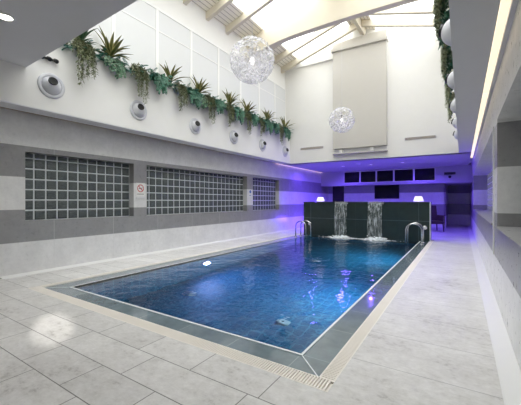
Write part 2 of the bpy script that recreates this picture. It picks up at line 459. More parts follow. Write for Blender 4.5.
# ------------------------------------------------------------------ soffits, parapets, upper walls
b = MB(); b.box(PL-.002, XL+.12, YB, YE-.05, SZ, SZ+.014)
struct(b.build('ceiling', M['grey_soffit']), 'narrow grey soffit under the left parapet', 'soffit')
b = MB(); b.box(XL+.0, XL+.12, YB, YE-.05, SZ+.015, SZ+.12); struct(b.build('trim_5', M['brown']), 'brown recessed light slot above the left stone wall', 'trim')
b = MB(); b.box(XL+.03, XL+.10, YE-.4, 14.95, SZ-.012, SZ+.0)
tag(b.build('light_strip', M['led_dim']), 'thin peach light strip on the ceiling edge of the violet recess', 'light strip')
# right soffit: trough between .17 and .28
b = MB(); b.box(PR, .232, YB, 10.98, SZ, SZ+.15); b.box(.303, XR+.05, YB, 15.2, SZ, SZ+.15); b.box(.232,.303,YB,15.2,SZ+.09,SZ+.15); b.box(.2,.39,15.2,15.4,SZ+.001,SZ+.16)
struct(b.build('ceiling', M['grey_soffit']), 'grey soffit under the right balcony', 'soffit')
e = empty('light_strip', (.2675, 5, SZ+.03), label='bright warm light strip let into the soffit at the right', cat='light strip')
yy = [YB+.1, -.2, 2.63, 2.71, 5.2, 8, 10.9, 12.7]
for i in range(len(yy)-1):
    if i == 2: continue
    m = MB(); m.box(-.029, .029, yy[i]-5, yy[i+1]-5-.03, -.012, .05); m.build('tube', M['led'], e)
m = MB(); m.box(-.032,.032, 2.6-5, 2.71-5, -.005, .05); m.build('joint', M['grey_soffit'], e)

b = MB(); b.box(EX0, PL, YB, YE+.05, SZ+.015, PT); b.box(EX0-.2, EX0, YB, YE+.2, SZ+.1, EZ+.35)
struct(b.build('wall_left_upper', M['white_wall']), 'white parapet and upper wall on the left side of the hall', 'wall')
b = MB(); b.box(PR, EX1+.02, YB, 11, SZ+.02, PT); b.box(EX1, EX1+.2, YB, 11.2, SZ+.1, EZ+.35)
struct(b.build('wall_right_upper', M['white_wall']), 'white balcony parapet and upper wall on the right side', 'wall')
# clerestory panels on the left: one frame + panel + rail each
pitch = 1.045; y = 3.58 - 5*pitch; n = 6; k = 0
P0, P1, PM = 3.80, 5.54, 5.02
while y + pitch < YE + .4:
    y1 = min(y+pitch, YE-.02)
    e = empty('window_%d' % n, (EX0, (y+y1)/2, P0)); h = (y1-y)/2
    struct(e, 'white frosted upper panel, %s bay from the camera end of the left wall' % ['first','second','third','fourth','fifth','sixth','seventh','eighth','ninth','tenth','eleventh','twelfth','thirteenth'][k], 'window')
    m = MB(); m.box(0,.024,-h,-h+.035,0,P1-P0); m.box(0,.024,h-.035,h,0,P1-P0); m.box(0,.026,-h,h,P1-P0-.06,P1-P0); m.box(0,.022,-h+.035,h-.035,PM-P0-.012,PM-P0+.012)
    m.build('frame', M['white_trim'], e)
    m = MB(); m.box(.002,.014,-h+.035,h-.035,0,P1-P0-.06); m.build('pane', M['white_panel'], e)
    y += pitch; n += 1; k += 1

# end wall above the recess (slightly skewed in plan), column, ledge
b = MB()
def seg(x0, x1, z0, z1, t=.25, d=0.0):
    b.hexa([(x0,yend(x0)-d,z0),(x1,yend(x1)-d,z0),(x1,yend(x1)+t,z0),(x0,yend(x0)+t,z0),(x0,yend(x0)-d,z1),(x1,yend(x1)-d,z1),(x1,yend(x1)+t,z1),(x0,yend(x0)+t,z1)])
seg(PL-.2, .23, SZ, EZ+.3); seg(.23, EX1+.2, SZ+.16, EZ+.3)
b.prism_y([(EX0,EZ+.2),(EX1,EZ+.2),(RX,roof(RX)+.25)], yend(EX1), yend(EX1)+.25)
b.prism_y([(EX0,EZ+.2),(RX,EZ+.2),(RX,roof(RX)+.25)], yend(RX)-.15, yend(RX))
struct(b.build('wall_end', M['white_wall']), 'white end wall above the violet recess', 'wall')
CX0, CX1 = -3.83, -2.06
b = MB(); seg(CX0, CX1, 3.02, 6.42, .02, .16); seg(CX0-.04, CX1+.04, 6.42, 6.52, .02, .24)
b.hexa([(CX0,yend(CX0)-.17,6.52),(CX1,yend(CX1)-.17,6.52),(CX1,yend(CX1),6.52),(CX0,yend(CX0),6.52),(CX0,yend(CX0)-.17,roof(CX0)+.1),(CX1,yend(CX1)-.17,roof(CX1)+.1),(CX1,yend(CX1),roof(CX1)+.1),(CX0,yend(CX0),roof(CX0)+.1)])
struct(b.build('column', M['column'], bevel=.006), 'warm grey boxed column with a cornice on the end wall', 'column')
e = empty('wall_ledge', (-2.95, yend(-2.95), 2.84), math.atan(.05), label='narrow grey ledge with two white brackets under the column', cat='ledge')
m = MB(); m.box(-.9,.9,-.16,0,0,.035); m.build('shelf', M['column'], e)
m = MB(); m.box(-.88,.88,-.03,0,.035,.18); m.build('back_strip', M['grey_soffit'], e)
for x in (-.62, .42):
    m = MB(); m.box(x-.05,x+.05,-.13,-.03,.035,.16); m.build('bracket', M['white_trim'], e, bevel=.006)
def vent(x0, x1, z, lb):
    xc = (x0+x1)/2; w = (x1-x0)/2
    e = empty('air_vent', (xc, yend(xc), z), math.atan(.05), label=lb, cat='vent', group='slot vents on the end wall')
    m = MB(); m.box(-w,w,-.012,0,-.045,.045); m.build('frame', M['grey_soffit'], e)
    for q in (-.025, 0, .025):
        m = MB(); m.box(-w+.02,w-.02,-.018,-.012,q-.006,q+.006); m.build('slat', M['brown'], e)
vent(-5.13,-4.22,3.16,'long grey slot vent on the white wall left of the column')
vent(-1.55,-.66,3.18,'long grey slot vent on the white wall right of the column')

# mezzanine over the camera, back wall
b = MB(); b.hexa([(PL,YB,3.22),(PR,YB,3.22),(PR,1.90,3.22),(PL,2.05,3.22),(PL,YB,3.62),(PR,YB,3.62),(PR,1.90,3.62),(PL,2.05,3.62)]); struct(b.build('ceiling', M['grey_soffit']), 'grey underside of the mezzanine above the near end', 'ceiling')
b = MB(); b.box(XL-.3, XN+.3, YB-.2, YB, -.15, EZ+1.4); struct(b.build('wall_back', M['white_wall']), 'white wall behind the camera', 'wall')

# ------------------------------------------------------------------ roof
def slope_box(b, x0, x1, y0, y1, d0, d1):
    b.hexa([(x0,y0,roof(x0)+d0),(x1,y0,roof(x1)+d0),(x1,y1,roof(x1)+d0),(x0,y1,roof(x0)+d0),
            (x0,y0,roof(x0)+d1),(x1,y0,roof(x1)+d1),(x1,y1,roof(x1)+d1),(x0,y1,roof(x0)+d1)])
SK = [(-5.1,-3.15),(-2.45,-.5)]
raft = [-2.7+.0, -1.87, -1.04, -.2, .62, 1.44, 2.22, 3.02, 3.83, 4.65, 5.46, 6.27, 7.10, 8.12, 8.86, 9.62, 10.38]
b = MB()
Y0, Y1 = YB-.2, 11.3
for (a, c) in ((EX0-.3,SK[0][0]),(SK[0][1],RX),(RX,SK[1][0]),(SK[1][1],EX1+.3)): slope_box(b, a, c, Y0, Y1, .2, .25)
struct(b.build('ceiling', M['planks']), 'slatted cream board underside of the pitched roof', 'roof')
n = 0
ordw = ['first','second','third','fourth','fifth','sixth','seventh','eighth','ninth','tenth','eleventh','twelfth','thirteenth','fourteenth','fifteenth','sixteenth','seventeenth','eighteenth']
for i, yr in enumerate(raft):
    for side, (a, c) in enumerate(((EX0, RX-.04), (RX+.04, EX1))):
        m = MB(); slope_box(m, a, c, yr-.055, yr+.055, 0, .2)
        o = m.build('rafter', M['beam'], bevel=.006)
        tag(o, 'cream %s rafter of the roof, %s from the end wall' % (['left slope','right slope'][side], ordw[len(raft)-1-i]), 'rafter', 'cream roof rafters')
edges = [Y0+.1] + raft + [Y1-.3]
for i in range(len(edges)-1):
    for side in (0, 1):
        a, c = SK[side]
        m = MB(); slope_box(m, a, c, edges[i]+.0, edges[i+1]-.0, .222, .230)
        o = m.build('skylight_pane', M['skyglass'])
        tag(o, 'bright skylight pane in the %s roof slope, %s bay from the end wall' % (['left','right'][side], ordw[len(edges)-2-i]), 'skylight', 'skylight panes', 'structure')
# ridge beam and cambered tie beam
b = MB(); b.box(RX-.06, RX+.06, YB, 10.9, roof(RX)-.12, roof(RX)+.22); tag(b.build('ridge_beam', M['beam'], bevel=.006), 'cream ridge beam running along the top of the roof', 'beam')
b = MB(); N = 24; y0, y1 = 8.0, 8.2; v = []; f = []
for i in range(N+1):
    x = EX0 + (EX1-EX0)*i/N; zb = 5.955 - .012*(x-RX)**2 - (.07*(-4.0-x)**2 if x < -4.0 else 0) 
    v += [(x,y0,zb),(x,y1,zb),(x,y1,roof(x)),(x,y0,roof(x))]
for i in range(N):
    for k in range(4): f.append((4*i+k, 4*i+(k+1)%4, 4*i+4+(k+1)%4, 4*i+4+k))
f += [(0,1,2,3), (4*N+3,4*N+2,4*N+1,4*N)]
b.add(v, f); tag(b.build('tie_beam', M['beam'], bevel=.008), 'deep cream cambered beam spanning the hall below the rafters', 'beam')

# ------------------------------------------------------------------ violet recess
b = MB(); b.hexa([(XL-.3,yend(XL)+.02,SZ),(.232,yend(XR)+.02,SZ),(.232,YF+.9,SZ),(XL-.3,YF+.9,SZ),(XL-.3,yend(XL)+.02,SZ+.15),(.232,yend(XR)+.02,SZ+.15),(.232,YF+.9,SZ+.15),(XL-.3,YF+.9,SZ+.15)])
struct(b.build('ceiling', M['grey_paint']), 'low ceiling of the violet lit recess', 'ceiling')
b = MB(); b.box(XL, -.62, YF, YF+.2, 0, SZ); b.box(-.66, -.60, YF, YF+2.6, 0, SZ); b.box(-.62, XR, YF+2.4, YF+2.6, 0, SZ)
struct(b.build('wall_recess', M['stone']), 'banded stone back wall of the violet recess', 'wall')
BY = 14.97
b = MB(); b.box(XL, -.62, BY, BY+.5, 1.95, SZ); b.box(-.62, XR, BY, YF+2.4, 1.95, SZ); struct(b.build('wall_bulkhead', M['grey_paint']), 'pale bulkhead hanging across the violet recess', 'wall')
wx = [-4.83,-4.05,-3.31,-2.56,-1.75,-.93]
for i in range(5):
    e = empty('window_%d' % (30+i), ((wx[i]+wx[i+1])/2, BY, 2.06)); h = (wx[i+1]-wx[i])/2-.012
    struct(e, 'black glass panel in the bulkhead, %s from the left' % ordw[i], 'window')
    m = MB(); m.box(-h,h,-.022,0,0,.018); m.box(-h,h,-.022,0,.522,.54); m.box(-h,-h+.018,-.022,0,.018,.522); m.box(h-.018,h,-.022,0,.018,.522); m.build('frame', M['white_trim'], e)
    m = MB(); m.box(-h+.018,h-.018,-.01,0,.018,.522); m.build('pane', M['black_glass'], e)
e = empty('air_vent', (-.42,BY,2.33), label='small black slot grille on the bulkhead above the doorway', cat='vent')
m = MB(); m.box(-.2,.2,-.02,0,-.05,.05); m.build('frame', M['dark'], e)
for q in (-.025,0,.025):
    m = MB(); m.box(-.18,.18,-.028,-.02,q-.006,q+.006); m.build('slat', M['blackpaint'], e)
e = empty('dome_camera', (-.42,BY,2.19), label='small black dome camera below the slot grille', cat='camera')
m = MB(); m.lathe([(.07,0),(.07,.02),(.06,.02)], axis=(0,-1,0), n=20); m.build('base', M['abs'], e)
m = MB(); m.lathe([(.058,.018),(.05,.045),(.03,.062),(0,.068)], axis=(0,-1,0), n=20); m.build('dome', M['black_glass'], e)
e = empty('television', (-3.05,YF,1.66), label='black flat television on the back wall of the violet recess', cat='television')
m = MB(); m.box(-.56,.56,-.07,-.03,-.35,.33); m.build('case', M['dark'], e, bevel=.006)
m = MB(); m.box(-.54,.54,-.074,-.07,-.32,.31); m.build('screen', M['black_glass'], e)
m = MB(); m.box(-.2,.2,-.03,0,-.15,.15); m.build('bracket', M['dark'], e)
e = empty('door_1', (-5.45,YF,0)); struct(e, 'dark doorway at the left of the recess back wall', 'door')
m = MB(); m.box(-.3,.3,-.03,0,0,1.98); m.build('door_leaf', M['dark'], e); m = MB(); m.tube([(.22,-.03,1.0),(.22,-.08,1.0),(.12,-.08,1.0)], .012); m.build('handle', M['steel'], e)

def ceil_light(x, y, z, mat, lb, grp, r=.06, lit=M['lamp_on']):
    e = empty('ceiling_light', (x,y,z), label=lb, cat='light', group=grp)
    m = MB(); m.lathe([(r,0),(r,-.012),(r*.82,-.016),(r*.78,0)]); m.build('trim_ring', mat, e)
    m = MB(); m.lathe([(r*.8,-.006),(0,-.006)]); m.build('lens', lit, e)
    return e
for x, y, lb in ((-4.1,12.6,'leftmost of the three lit ceiling spots in the violet recess'),(-3.0,12.6,'middle of the three lit ceiling spots in the violet recess'),(-1.85,12.6,'rightmost of the three lit ceiling spots in the violet recess')):
    ceil_light(x, y, SZ, M['white_trim'], lb, 'ceiling spots in the violet recess', .07, M['violet_on'])
e = empty('smoke_detector', (-3.35,12.1,SZ), label='round white smoke detector on the violet recess ceiling', cat='detector')
m = MB(); m.lathe([(.09,0),(.09,-.02),(.07,-.022)]); m.build('base', M['white_trim'], e)
m = MB(); m.lathe([(.07,-.022),(.06,-.05),(0,-.055)]); m.build('sensor', M['abs'], e)
ceil_light(-4.2, 1.36, 3.22, M['white_trim'], 'lit round downlight in the mezzanine underside', 'mezzanine downlights', .085)

# armchair
e = empty('armchair', (-.97,14.2,0), .5, label='dark woven armchair standing behind the right end of the fountain wall', cat='chair')
m = MB(); m.box(-.3,.3,-.28,.28,.30,.42); m.build('seat', M['rattan'], e, bevel=.03)
m = MB(); m.hexa([(-.3,.22,.36),(.3,.22,.36),(.3,.30,.36),(-.3,.30,.36),(-.28,.32,1.02),(.28,.32,1.02),(.28,.38,1.02),(-.28,.38,1.02)]); m.build('backrest', M['rattan'], e, bevel=.025)
for s_ in (-1, 1):
    m = MB(); m.box(s_*.27-.03,s_*.27+.03,-.27,.27,.42,.64); m.build('armrest', M['rattan'], e, bevel=.02)
    for q in (-1, 1):
        m = MB(); m.tube([(s_*.26,q*.25,.31),(s_*.28,q*.27,0)], [.025,.018]); m.build('leg', M['rattan'], e)

# ------------------------------------------------------------------ fountain wall with two falls
FX0, FX1, FT = -4.86, -.80, 1.17
b = MB(); t_ = .55
def fseg(x0, x1, z0, z1, d0, d1):
    b.hexa([(x0,yfall(x0)+d0,z0),(x1,yfall(x1)+d0,z0),(x1,yfall(x1)+d1,z0),(x0,yfall(x0)+d1,z0),(x0,yfall(x0)+d0,z1),(x1,yfall(x1)+d0,z1),(x1,yfall(x1)+d1,z1),(x0,yfall(x0)+d1,z1)])
e = empty('fountain_wall', (-2.83, 10.3, 0), label='dark green tiled fountain wall at the far end of the pool', cat='fountain')
def ebuild(b, name, mat, **k):
    o = b.build(name, mat, origin=(-2.83,10.3,0), **k); o.parent = e; o.location = (0,0,0); return o
fseg(FX0, FX1, -.6, FT-.03, 0, t_); ebuild(b, 'tiled_body', M['fall_tile'])
b = MB(); fseg(FX0-.01, FX1+.01, FT-.03, FT, -.015, t_+.01); ebuild(b, 'coping', M['fall_tile_x'], bevel=.004)
b = MB(); fseg(FX0, FX1, .585, .593, -.003, 0); ebuild(b, 'tile_joint', M['border_long'])
for x in (-4.59, -4.06, -3.0, -1.65, -1.10):
    b = MB(); q = x; b.hexa([(q,yfall(q)-.003,-.1),(q+.008,yfall(q)-.003,-.1),(q+.008,yfall(q),-.1),(q,yfall(q),-.1),(q,yfall(q)-.003,FT-.03),(q+.008,yfall(q)-.003,FT-.03),(q+.008,yfall(q),FT-.03),(q,yfall(q),FT-.03)])
    ebuild(b, 'tile_joint', M['border_long'] if x in (-4.59,-1.10) else M['fall_tile_x'])
b = MB(); fseg(FX1-.004, FX1+.018, 0, FT+.005, -.02, .0); ebuild(b, 'edge_strip', M['joint_white'])
for (x0, x1) in ((-3.66,-3.24),(-2.55,-2.10)):
    b = MB(); fseg(x0-.02, x1+.02, FT-.075, FT+.004, -.05, 0); ebuild(b, 'spout', M['steel'], bevel=.004)
def water_sheet(x0, x1, lb):
    m = MB(); nx, nz = 22, 16; v = []; f = []
    for j in range(nz+1):
        s = j/nz; fl = .035*s
        for i in range(nx+1):
            u = i/nx; x = (x0-fl*.3) + (x1-x0+fl*1.3)*u
            w = .012*math.sin(u*37+s*2)+.006*math.sin(u*83+1)
            v.append((x, yfall(x)-.05-.16*s**.7+w*(.3+s), FT-.03-(FT-.03+.02)*s*s*.45-(FT-.03+.02)*.55*s))
    for j in range(nz):
        for i in range(nx): f.append((j*(nx+1)+i, j*(nx+1)+i+1, (j+1)*(nx+1)+i+1, (j+1)*(nx+1)+i))
    m.add(v, f, True); o = m.build('water_sheet', M['fall'])
    tag(o, lb, 'waterfall', 'sheets of falling water', 'thing'); return o
water_sheet(-3.66,-3.26,'left sheet of water pouring down the dark fountain wall'); water_sheet(-2.56,-2.14,'right sheet of water pouring down the dark fountain wall')
ico = bmesh.new(); bmesh.ops.create_icosphere(ico, subdivisions=1, radius=1); iv = [v.co.copy() for v in ico.verts]; fi = [[v.index for v in f.verts] for f in ico.faces]; ico.free()
for k, xc in enumerate((-3.46, -2.34)):
    m = MB(); rnd = random.Random(k+3)
    for i in range(330):
        d = abs(rnd.gauss(0, 1)); sx = rnd.gauss(0, .27); x = xc + sx + .08; yy_ = yfall(x)-.22-abs(rnd.gauss(0,.13))
        r = rnd.uniform(.008,.03)*max(.4, 1.15-abs(sx)*1.6); z = -.02 + max(0, rnd.gauss(.0,.035))*(1 if abs(sx) < .3 else .3)
        sq = rnd.uniform(.5,1)
        m.add([(x+v.x*r*1.6, yy_+v.y*r*1.3, z+v.z*r*sq) for v in iv], fi, True)
    tag(m.build('water_foam', M['foam']), ['white foam splashing at the foot of the left fall','white foam splashing at the foot of the right fall'][k], 'foam', kind='stuff')

# little lamps on the fountain wall
for x, lb in ((-4.33,'small violet lit lamp on the left end of the fountain wall'),(-1.13,'small violet lit lamp on the right end of the fountain wall')):
    e = empty('table_lamp', (x, yfall(x)+.28, FT), label=lb, cat='lamp', group='small lamps on the fountain wall')
    m = MB(); m.lathe([(.06,0),(.06,.01),(.012,.016),(.012,.06)]); m.build('base', M['steel'], e)
    m = MB(); m.lathe([(.15,.02),(.10,.17),(.098,.17),(.145,.022)]); m.build('lamp_shade', M['shade_on'], e)

# handrails
def arc(p0, p1, h, y, n=10, r=.16):
    """inverted U between two feet in the x-z plane"""
    pts = [(p0, y, -.35 if p0 < -1.07 and p0 > -4.61 else -.01)]
    R = abs(p1-p0)/2; c = (p0+p1)/2; s = 1 if p1 > p0 else -1
    for k in range(n+1):
        a = PI - PI*k/n
        pts.append((c + s*R*math.cos(a), y, h-R*.9 + R*.9*math.sin(a)))
    pts.append((p1, y, -.35 if p1 < -1.07 and p1 > -4.61 else -.01)); return pts
def handrail(pool_x, deck_x, y, h, lb):
    e = empty('pool_handrail', (deck_x, y, 0), label=lb, cat='handrail', group='handrails beside the fountain wall')
    for q in (-.2, .2):
        pts = [(a-deck_x, b_-y+q, c) for a, b_, c in arc(pool_x, deck_x, h, y)]
        m = MB(); m.tube(pts, .021, 10); r = m.build('rail', M['steel'], e)
        m = MB(); m.lathe([(.05,0),(.05,.01),(.024,.016)], origin=(0,q,-.012), n=16); m.build('flange', M['steel'], r)
handrail(-1.36, -.95, 10.0, .55, 'curved steel handrail at the right far corner of the pool')
handrail(-4.36, -4.74, 9.75, .52, 'curved steel handrail at the left far corner of the pool')
for x, z, lb in ((-4.62,.38,'round white button on the fountain wall by the left handrail'),(-.93,.40,'round white button on the fountain wall by the right handrail')):
    e = empty('wall_button', (x, yfall(x), z), label=lb, cat='button', group='round buttons on the fountain wall')
    m = MB(); m.lathe([(.065,0),(.065,.02),(.05,.028)], axis=(0,-1,0), n=20); m.build('bezel', M['steel'], e)
    m = MB(); m.lathe([(.05,.022),(.04,.034),(0,.037)], axis=(0,-1,0), n=20); m.build('cap', M['strip'], e)

# ------------------------------------------------------------------ eyeball air nozzles
def make_nozzle():
    e = empty('air_nozzle', (0,0,0), cat='nozzle', group='eyeball air nozzles on the parapets')
    m = MB(); m.lathe([(.20,0),(.20,.012),(.185,.022),(.15,.022),(.145,.01)], axis=(1,0,0), n=32); m.build('flange', M['abs'], e)
    d = Vector((.90,-.12,.30)).normalized()
    m = MB(); m.lathe([(.152*math.cos(a), -.035+.152*math.sin(a)) for a in [.2+i*(PI/2-.2)/12 for i in range(13)]], axis=(1,0,0), n=32); m.build('ball', M['abs'], e)
    m = MB(); o = Vector((-.035,0,0))+d*.151; m.lathe([(.066,-.01),(.068,.012),(.056,.014),(.052,.006)], origin=o, axis=d, n=24); c = m.build('outlet_ring', M['dark'], e)
    m = MB(); m.lathe([(.054,.008),(0,.004)], origin=o, axis=d, n=24); m.build('outlet', M['blackpaint'], c)
    return e
nz = [2.4,4.01,5.62,7.18,8.72,10.3]
proto = make_nozzle()
for i, y in enumerate(nz):
    lb = 'white eyeball air nozzle on the left parapet, %s from the mezzanine' % ordw[i]
    if i == 0: o = proto; o['label'] = lb; o.location = (PL, y, 3.05)
    else: o = dup(proto, (PL, y, 3.05), 0, 1, lb)
for i, y in enumerate([4.01,5.62,7.18,8.72,10.3]):
    dup(proto, (PR, y, 3.05), PI, 1, 'white eyeball air nozzle on the right balcony parapet, %s from the camera' % ordw[i])
e = empty('track_light', (PL, 2.34, 3.47), label='small black bar with three heads on the left parapet beside the mezzanine edge', cat='light')
m = MB(); m.box(0,.025,-.12,.12,-.012,.012); m.build('bar', M['dark'], e)
for q in (-.1,0,.1):
    m = MB(); m.lathe([(.0,0),(.03,.0),(.033,.06),(.026,.062),(.0,.055)], origin=(.03,q,-.0), axis=(.8,.1,-.5), n=16); m.build('head', M['dark'], e)

# ------------------------------------------------------------------ signs
def no_smoking(y, z):
    e = empty('warning_sign', (XL, y, z), label='white sign with a red crossed circle on the pillar between the near windows', cat='sign')
    m = MB(); m.box(0,.006,-.11,.11,-.15,.15); m.build('plate', M['white_trim'], e)
    m = MB(); R, r = .085, .067; N = 32; v = []; f = []
    for k in range(N):
        a = 2*PI*k/N; v += [(.0075, R*math.cos(a), .03+R*math.sin(a)), (.0075, r*math.cos(a), .03+r*math.sin(a))]
    for k in range(N): f.append((2*k, 2*((k+1)%N), 2*((k+1)%N)+1, 2*k+1))
    m.add(v, f); d = .70710678; w = .009; L = .07
    m.face([(.008,(-L)*d-w*d,.03+L*d-w*d),(.008,(-L)*d+w*d,.03+L*d+w*d),(.008,L*d+w*d,.03-L*d+w*d),(.008,L*d-w*d,.03-L*d-w*d)])
    m.build('prohibition_ring', M['red'], e)
    m = MB(); m.box(.006,.007,-.045,.03,.02,.034); m.box(.006,.007,.035,.045,.02,.034); m.tube([(.0068,.038,.04),(.0068,.042,.055),(.0068,.035,.068)], .003, 5); m.build('pictogram', M['blackpaint'], e)
    m = MB()
    for k in range(9): m.box(.006,.007,-.085+k*.019,-.085+k*.019+.013,-.105,-.09)
    m.build('text_line', M['blackpaint'], e)
    m = MB(); m.box(0,.02,-.11,.11,-.19,-.175); m.build('lower_rail', M['grey_soffit'], e)
no_smoking(4.385, 1.45)
e = empty('notice_sign', (XL, 8.66, 1.46), label='small white and blue sign on the pillar between the far windows', cat='sign')
m = MB(); m.box(0,.006,-.08,.08,-.13,.13); m.build('plate', M['white_trim'], e)
m = MB(); m.lathe([(.055,.0065),(.0,.0075)], origin=(0,0,.05), axis=(1,0,0), n=24); m.build('disc', M['blue'], e)
m = MB(); m.box(.006,.0072,-.05,.05,-.07,-.055); m.box(.006,.0072,-.05,.03,-.095,-.08); m.build('text_line', M['blue'], e)

# ------------------------------------------------------------------ globe pendants
def make_globe(R=.36):
    e = empty('globe_pendant', (0,0,0), cat='lamp', group='petal globe pendants')
    rnd = random.Random(5); m = MB()
    for lay, (rad, N, sz) in enumerate(((R-.03, 270, .062), (R*.80, 120, .06), (R*.5, 60, .06))):
        for i in range(N):
            z = 1-2*(i+.5)/N; a = i*2.399963; q = math.sqrt(1-z*z)
            if z > .1 and rnd.random() < (.45 if lay == 0 else .8): continue
            nrm = Vector((q*math.cos(a), q*math.sin(a), z)); c = nrm*rad*(1+rnd.uniform(-.03,.03))
            t = nrm.cross(Vector((rnd.gauss(0,1),rnd.gauss(0,1),rnd.gauss(0,1)))).normalized()
            nr = (nrm + t*rnd.uniform(-.75,.75)).normalized(); u = nr.cross(t).normalized(); w = nr.cross(u)
            s = sz*rnd.uniform(.7,1.15); K = 6
            base = len(m.v); pts = [c - nr*.012]
            for k in range(K):
                g = 2*PI*k/K; rr = s*rnd.uniform(.75,1.05); p = c + (u*math.cos(g)+w*math.sin(g))*rr + nr*rnd.uniform(-.004,.03)
                if p.length > R: p = p*(R/p.length)
                pts.append(p)
            m.add(pts, [(0, 1+k, 1+(k+1) % K) for k in range(K)], False)
    m.build('petal_shade', M['flake'], e)
    m = MB(); m.lathe([(.0,-.06),(.035,-.04),(.045,0),(.03,.035),(.014,.06)], n=16); m.build('bulb', M['bulb'], e)
    m = MB(); m.lathe([(.016,.055),(.02,.06),(.02,.13),(.008,.135)], n=14); m.build('lamp_holder', M['dark'], e)
    top = roof(RX)-.12 - 3.42
    m = MB(); m.tube([(0,0,.13),(0,0,top)], .0035, 6); m.build('cord', M['abs'], e)
    m = MB(); m.lathe([(.05,top),(.05,top-.02),(.008,top-.03)], n=18); m.build('ceiling_rose', M['white_trim'], e)
    return e
g = make_globe(); g.location = (RX, 4.12, 3.44); g['label'] = 'large globe pendant of clear petals nearest the camera'
g2 = dup(g, (RX, 8.55, 3.46), .7, 1, 'smaller looking globe pendant of clear petals in front of the grey column')

# ------------------------------------------------------------------ plants
def blade(m, o, az, el, L, w, droop, seg=6):
    d = Vector((math.cos(az), math.sin(az), 0)); sd = Vector((-math.sin(az), math.cos(az), 0)); p = Vector(o); a = el; prev = None
    for i in range(seg+1):
        s = i/seg; ww = w*(math.sin(PI*min(1, .15+.85*s)))**.7 if s < 1 else .0008
        if s > .5: ww = w*max(.02, (1-s)*2)**.8
        l = p + sd*ww + Vector((0,0,ww*.35)); r = p - sd*ww + Vector((0,0,ww*.35))
        if prev:
            m.face([prev[0], l, p, prev[1]], [(0,0),(0,1),(.5,1),(.5,0)], True); m.face([prev[1], p, r, prev[2]], [(.5,0),(.5,1),(1,1),(1,0)], True)
        prev = (l, p.copy(), r)
        p = p + (d*math.cos(a) + Vector((0,0,math.sin(a))))*(L/seg); a -= droop/seg
def leaf(m, p, d, n, L, w):
    d = d.normalized(); s = d.cross(n).normalized(); q = s.cross(d)
    a = p + d*L*.4 + s*w; b_ = p + d*L*.4 - s*w; c = p + d*L - q*L*.15; k = p + d*L*.45 + q*w*.3
    m.face([p, a, k], [(.5,0),(0,.5),(.5,.5)], True); m.face([a, c, k], [(0,.5),(.5,1),(.5,.5)], True)
    m.face([p, k, b_], [(.5,0),(.5,.5),(1,.5)], True); m.face([k, c, b_], [(.5,.5),(.5,1),(1,.5)], True)
def make_agave(seed, mat):
    rnd = random.Random(seed); e = empty('spiky_plant', (0,0,0), cat='plant', group='plants along the parapets')
    m = MB()
    for i in range(17):
        az = -2.0+4.0*((i*.618) % 1)
        blade(m, (0,0,.04), az, rnd.uniform(.2,1.3) if abs(az) < 1.65 else rnd.uniform(1.2,1.5), rnd.uniform(.24,.42), rnd.uniform(.022,.032), rnd.uniform(.3,1.1))
    m.build('leaves', mat, e); m = MB(); m.lathe([(.03,-.03),(.035,.03),(.015,.08)], n=10); m.build('stem', M['stem'], e); return e
def strand(rnd, x0, y0, out, drop, lead):
    p = Vector((x0, y0, rnd.uniform(.0,.06))); pts = [p.copy()]; d = Vector((out, rnd.uniform(-.3,.3), .55)).normalized()
    L = 0; n = max(5, int((drop+.12)/.035))
    for i in range(n):
        p = p + d*.035; pts.append(p.copy()); d = (d + Vector((-d.x*.18, rnd.uniform(-.09,.09), -.42 if p.x > .06 else -.12))).normalized()
    return pts
def make_trailer(seed, kind):
    rnd = random.Random(seed); nm = {'trail':'trailing_plant','ivy':'ivy_plant','ivy_pale':'ivy_plant'}[kind]
    e = empty(nm, (0,0,0), cat='plant', group='plants along the parapets'); m = MB(); st = MB()
    ns = 36 if kind == 'trail' else 24
    for i in range(ns):
        y0 = rnd.uniform(-.16,.16)*(1 if kind == 'trail' else 1.1); drop = rnd.uniform(.12,.36)
        if kind == 'trail' and i < 10: y0 *= .3; drop = rnd.uniform(.42,.70)
        if kind != 'trail': drop = rnd.uniform(.08,.38)
        pts = strand(rnd, rnd.uniform(-.02,.05), y0, rnd.uniform(.5,1.2), drop, 0)
        st.tube(pts, .0025, 4)
        for j, p in enumerate(pts[1:], 1):
            dd = (pts[j]-pts[j-1]).normalized()
            for q in range(4 if kind == 'trail' else 2):
                rd = Vector((rnd.gauss(.25,1), rnd.gauss(0,1), rnd.gauss(.1,.6))); rd = (rd - dd*rd.dot(dd)*.5).normalized()
                if kind == 'trail': leaf(m, p+Vector((0,0,rnd.uniform(-.015,.015))), rd*.8+dd*.5, Vector((rnd.random(),rnd.random(),1)), rnd.uniform(.04,.06), .009)
                else: leaf(m, p+rd*.012, rd*.7+dd*.5+Vector((.3,0,-.4)), Vector((1,rnd.uniform(-.5,.5),.5)), rnd.uniform(.055,.08), rnd.uniform(.026,.036))
    m.build('foliage', M[kind], e); st.build('stem', M['stem'], e); return e
def make_fern(seed):
    rnd = random.Random(seed); e = empty('teal_fern', (0,0,0), cat='plant', group='plants along the parapets'); m = MB(); st = MB()
    for i in range(20):
        az = rnd.uniform(-1.9,1.9); el = rnd.uniform(-.1,1.2); L = rnd.uniform(.16,.3)
        p = Vector((0, rnd.uniform(-.22,.22), .0)); d = Vector((math.cos(az)*math.cos(el), math.sin(az)*math.cos(el), math.sin(el))); pts = [p.copy()]
        for k in range(9):
            p = p + d*L/9; pts.append(p.copy()); d = (d + Vector((.02,0,-.14))).normalized()
            sd = d.cross(Vector((0,0,1))).normalized()
            for s in (-1,1): leaf(m, p, sd*s+d*.4, Vector((0,0,1)), .06*(1.1-k/12), .019)
        st.tube(pts, .002, 4)
    m.build('foliage', M['fern'], e); st.build('stem', M['stem'], e); return e
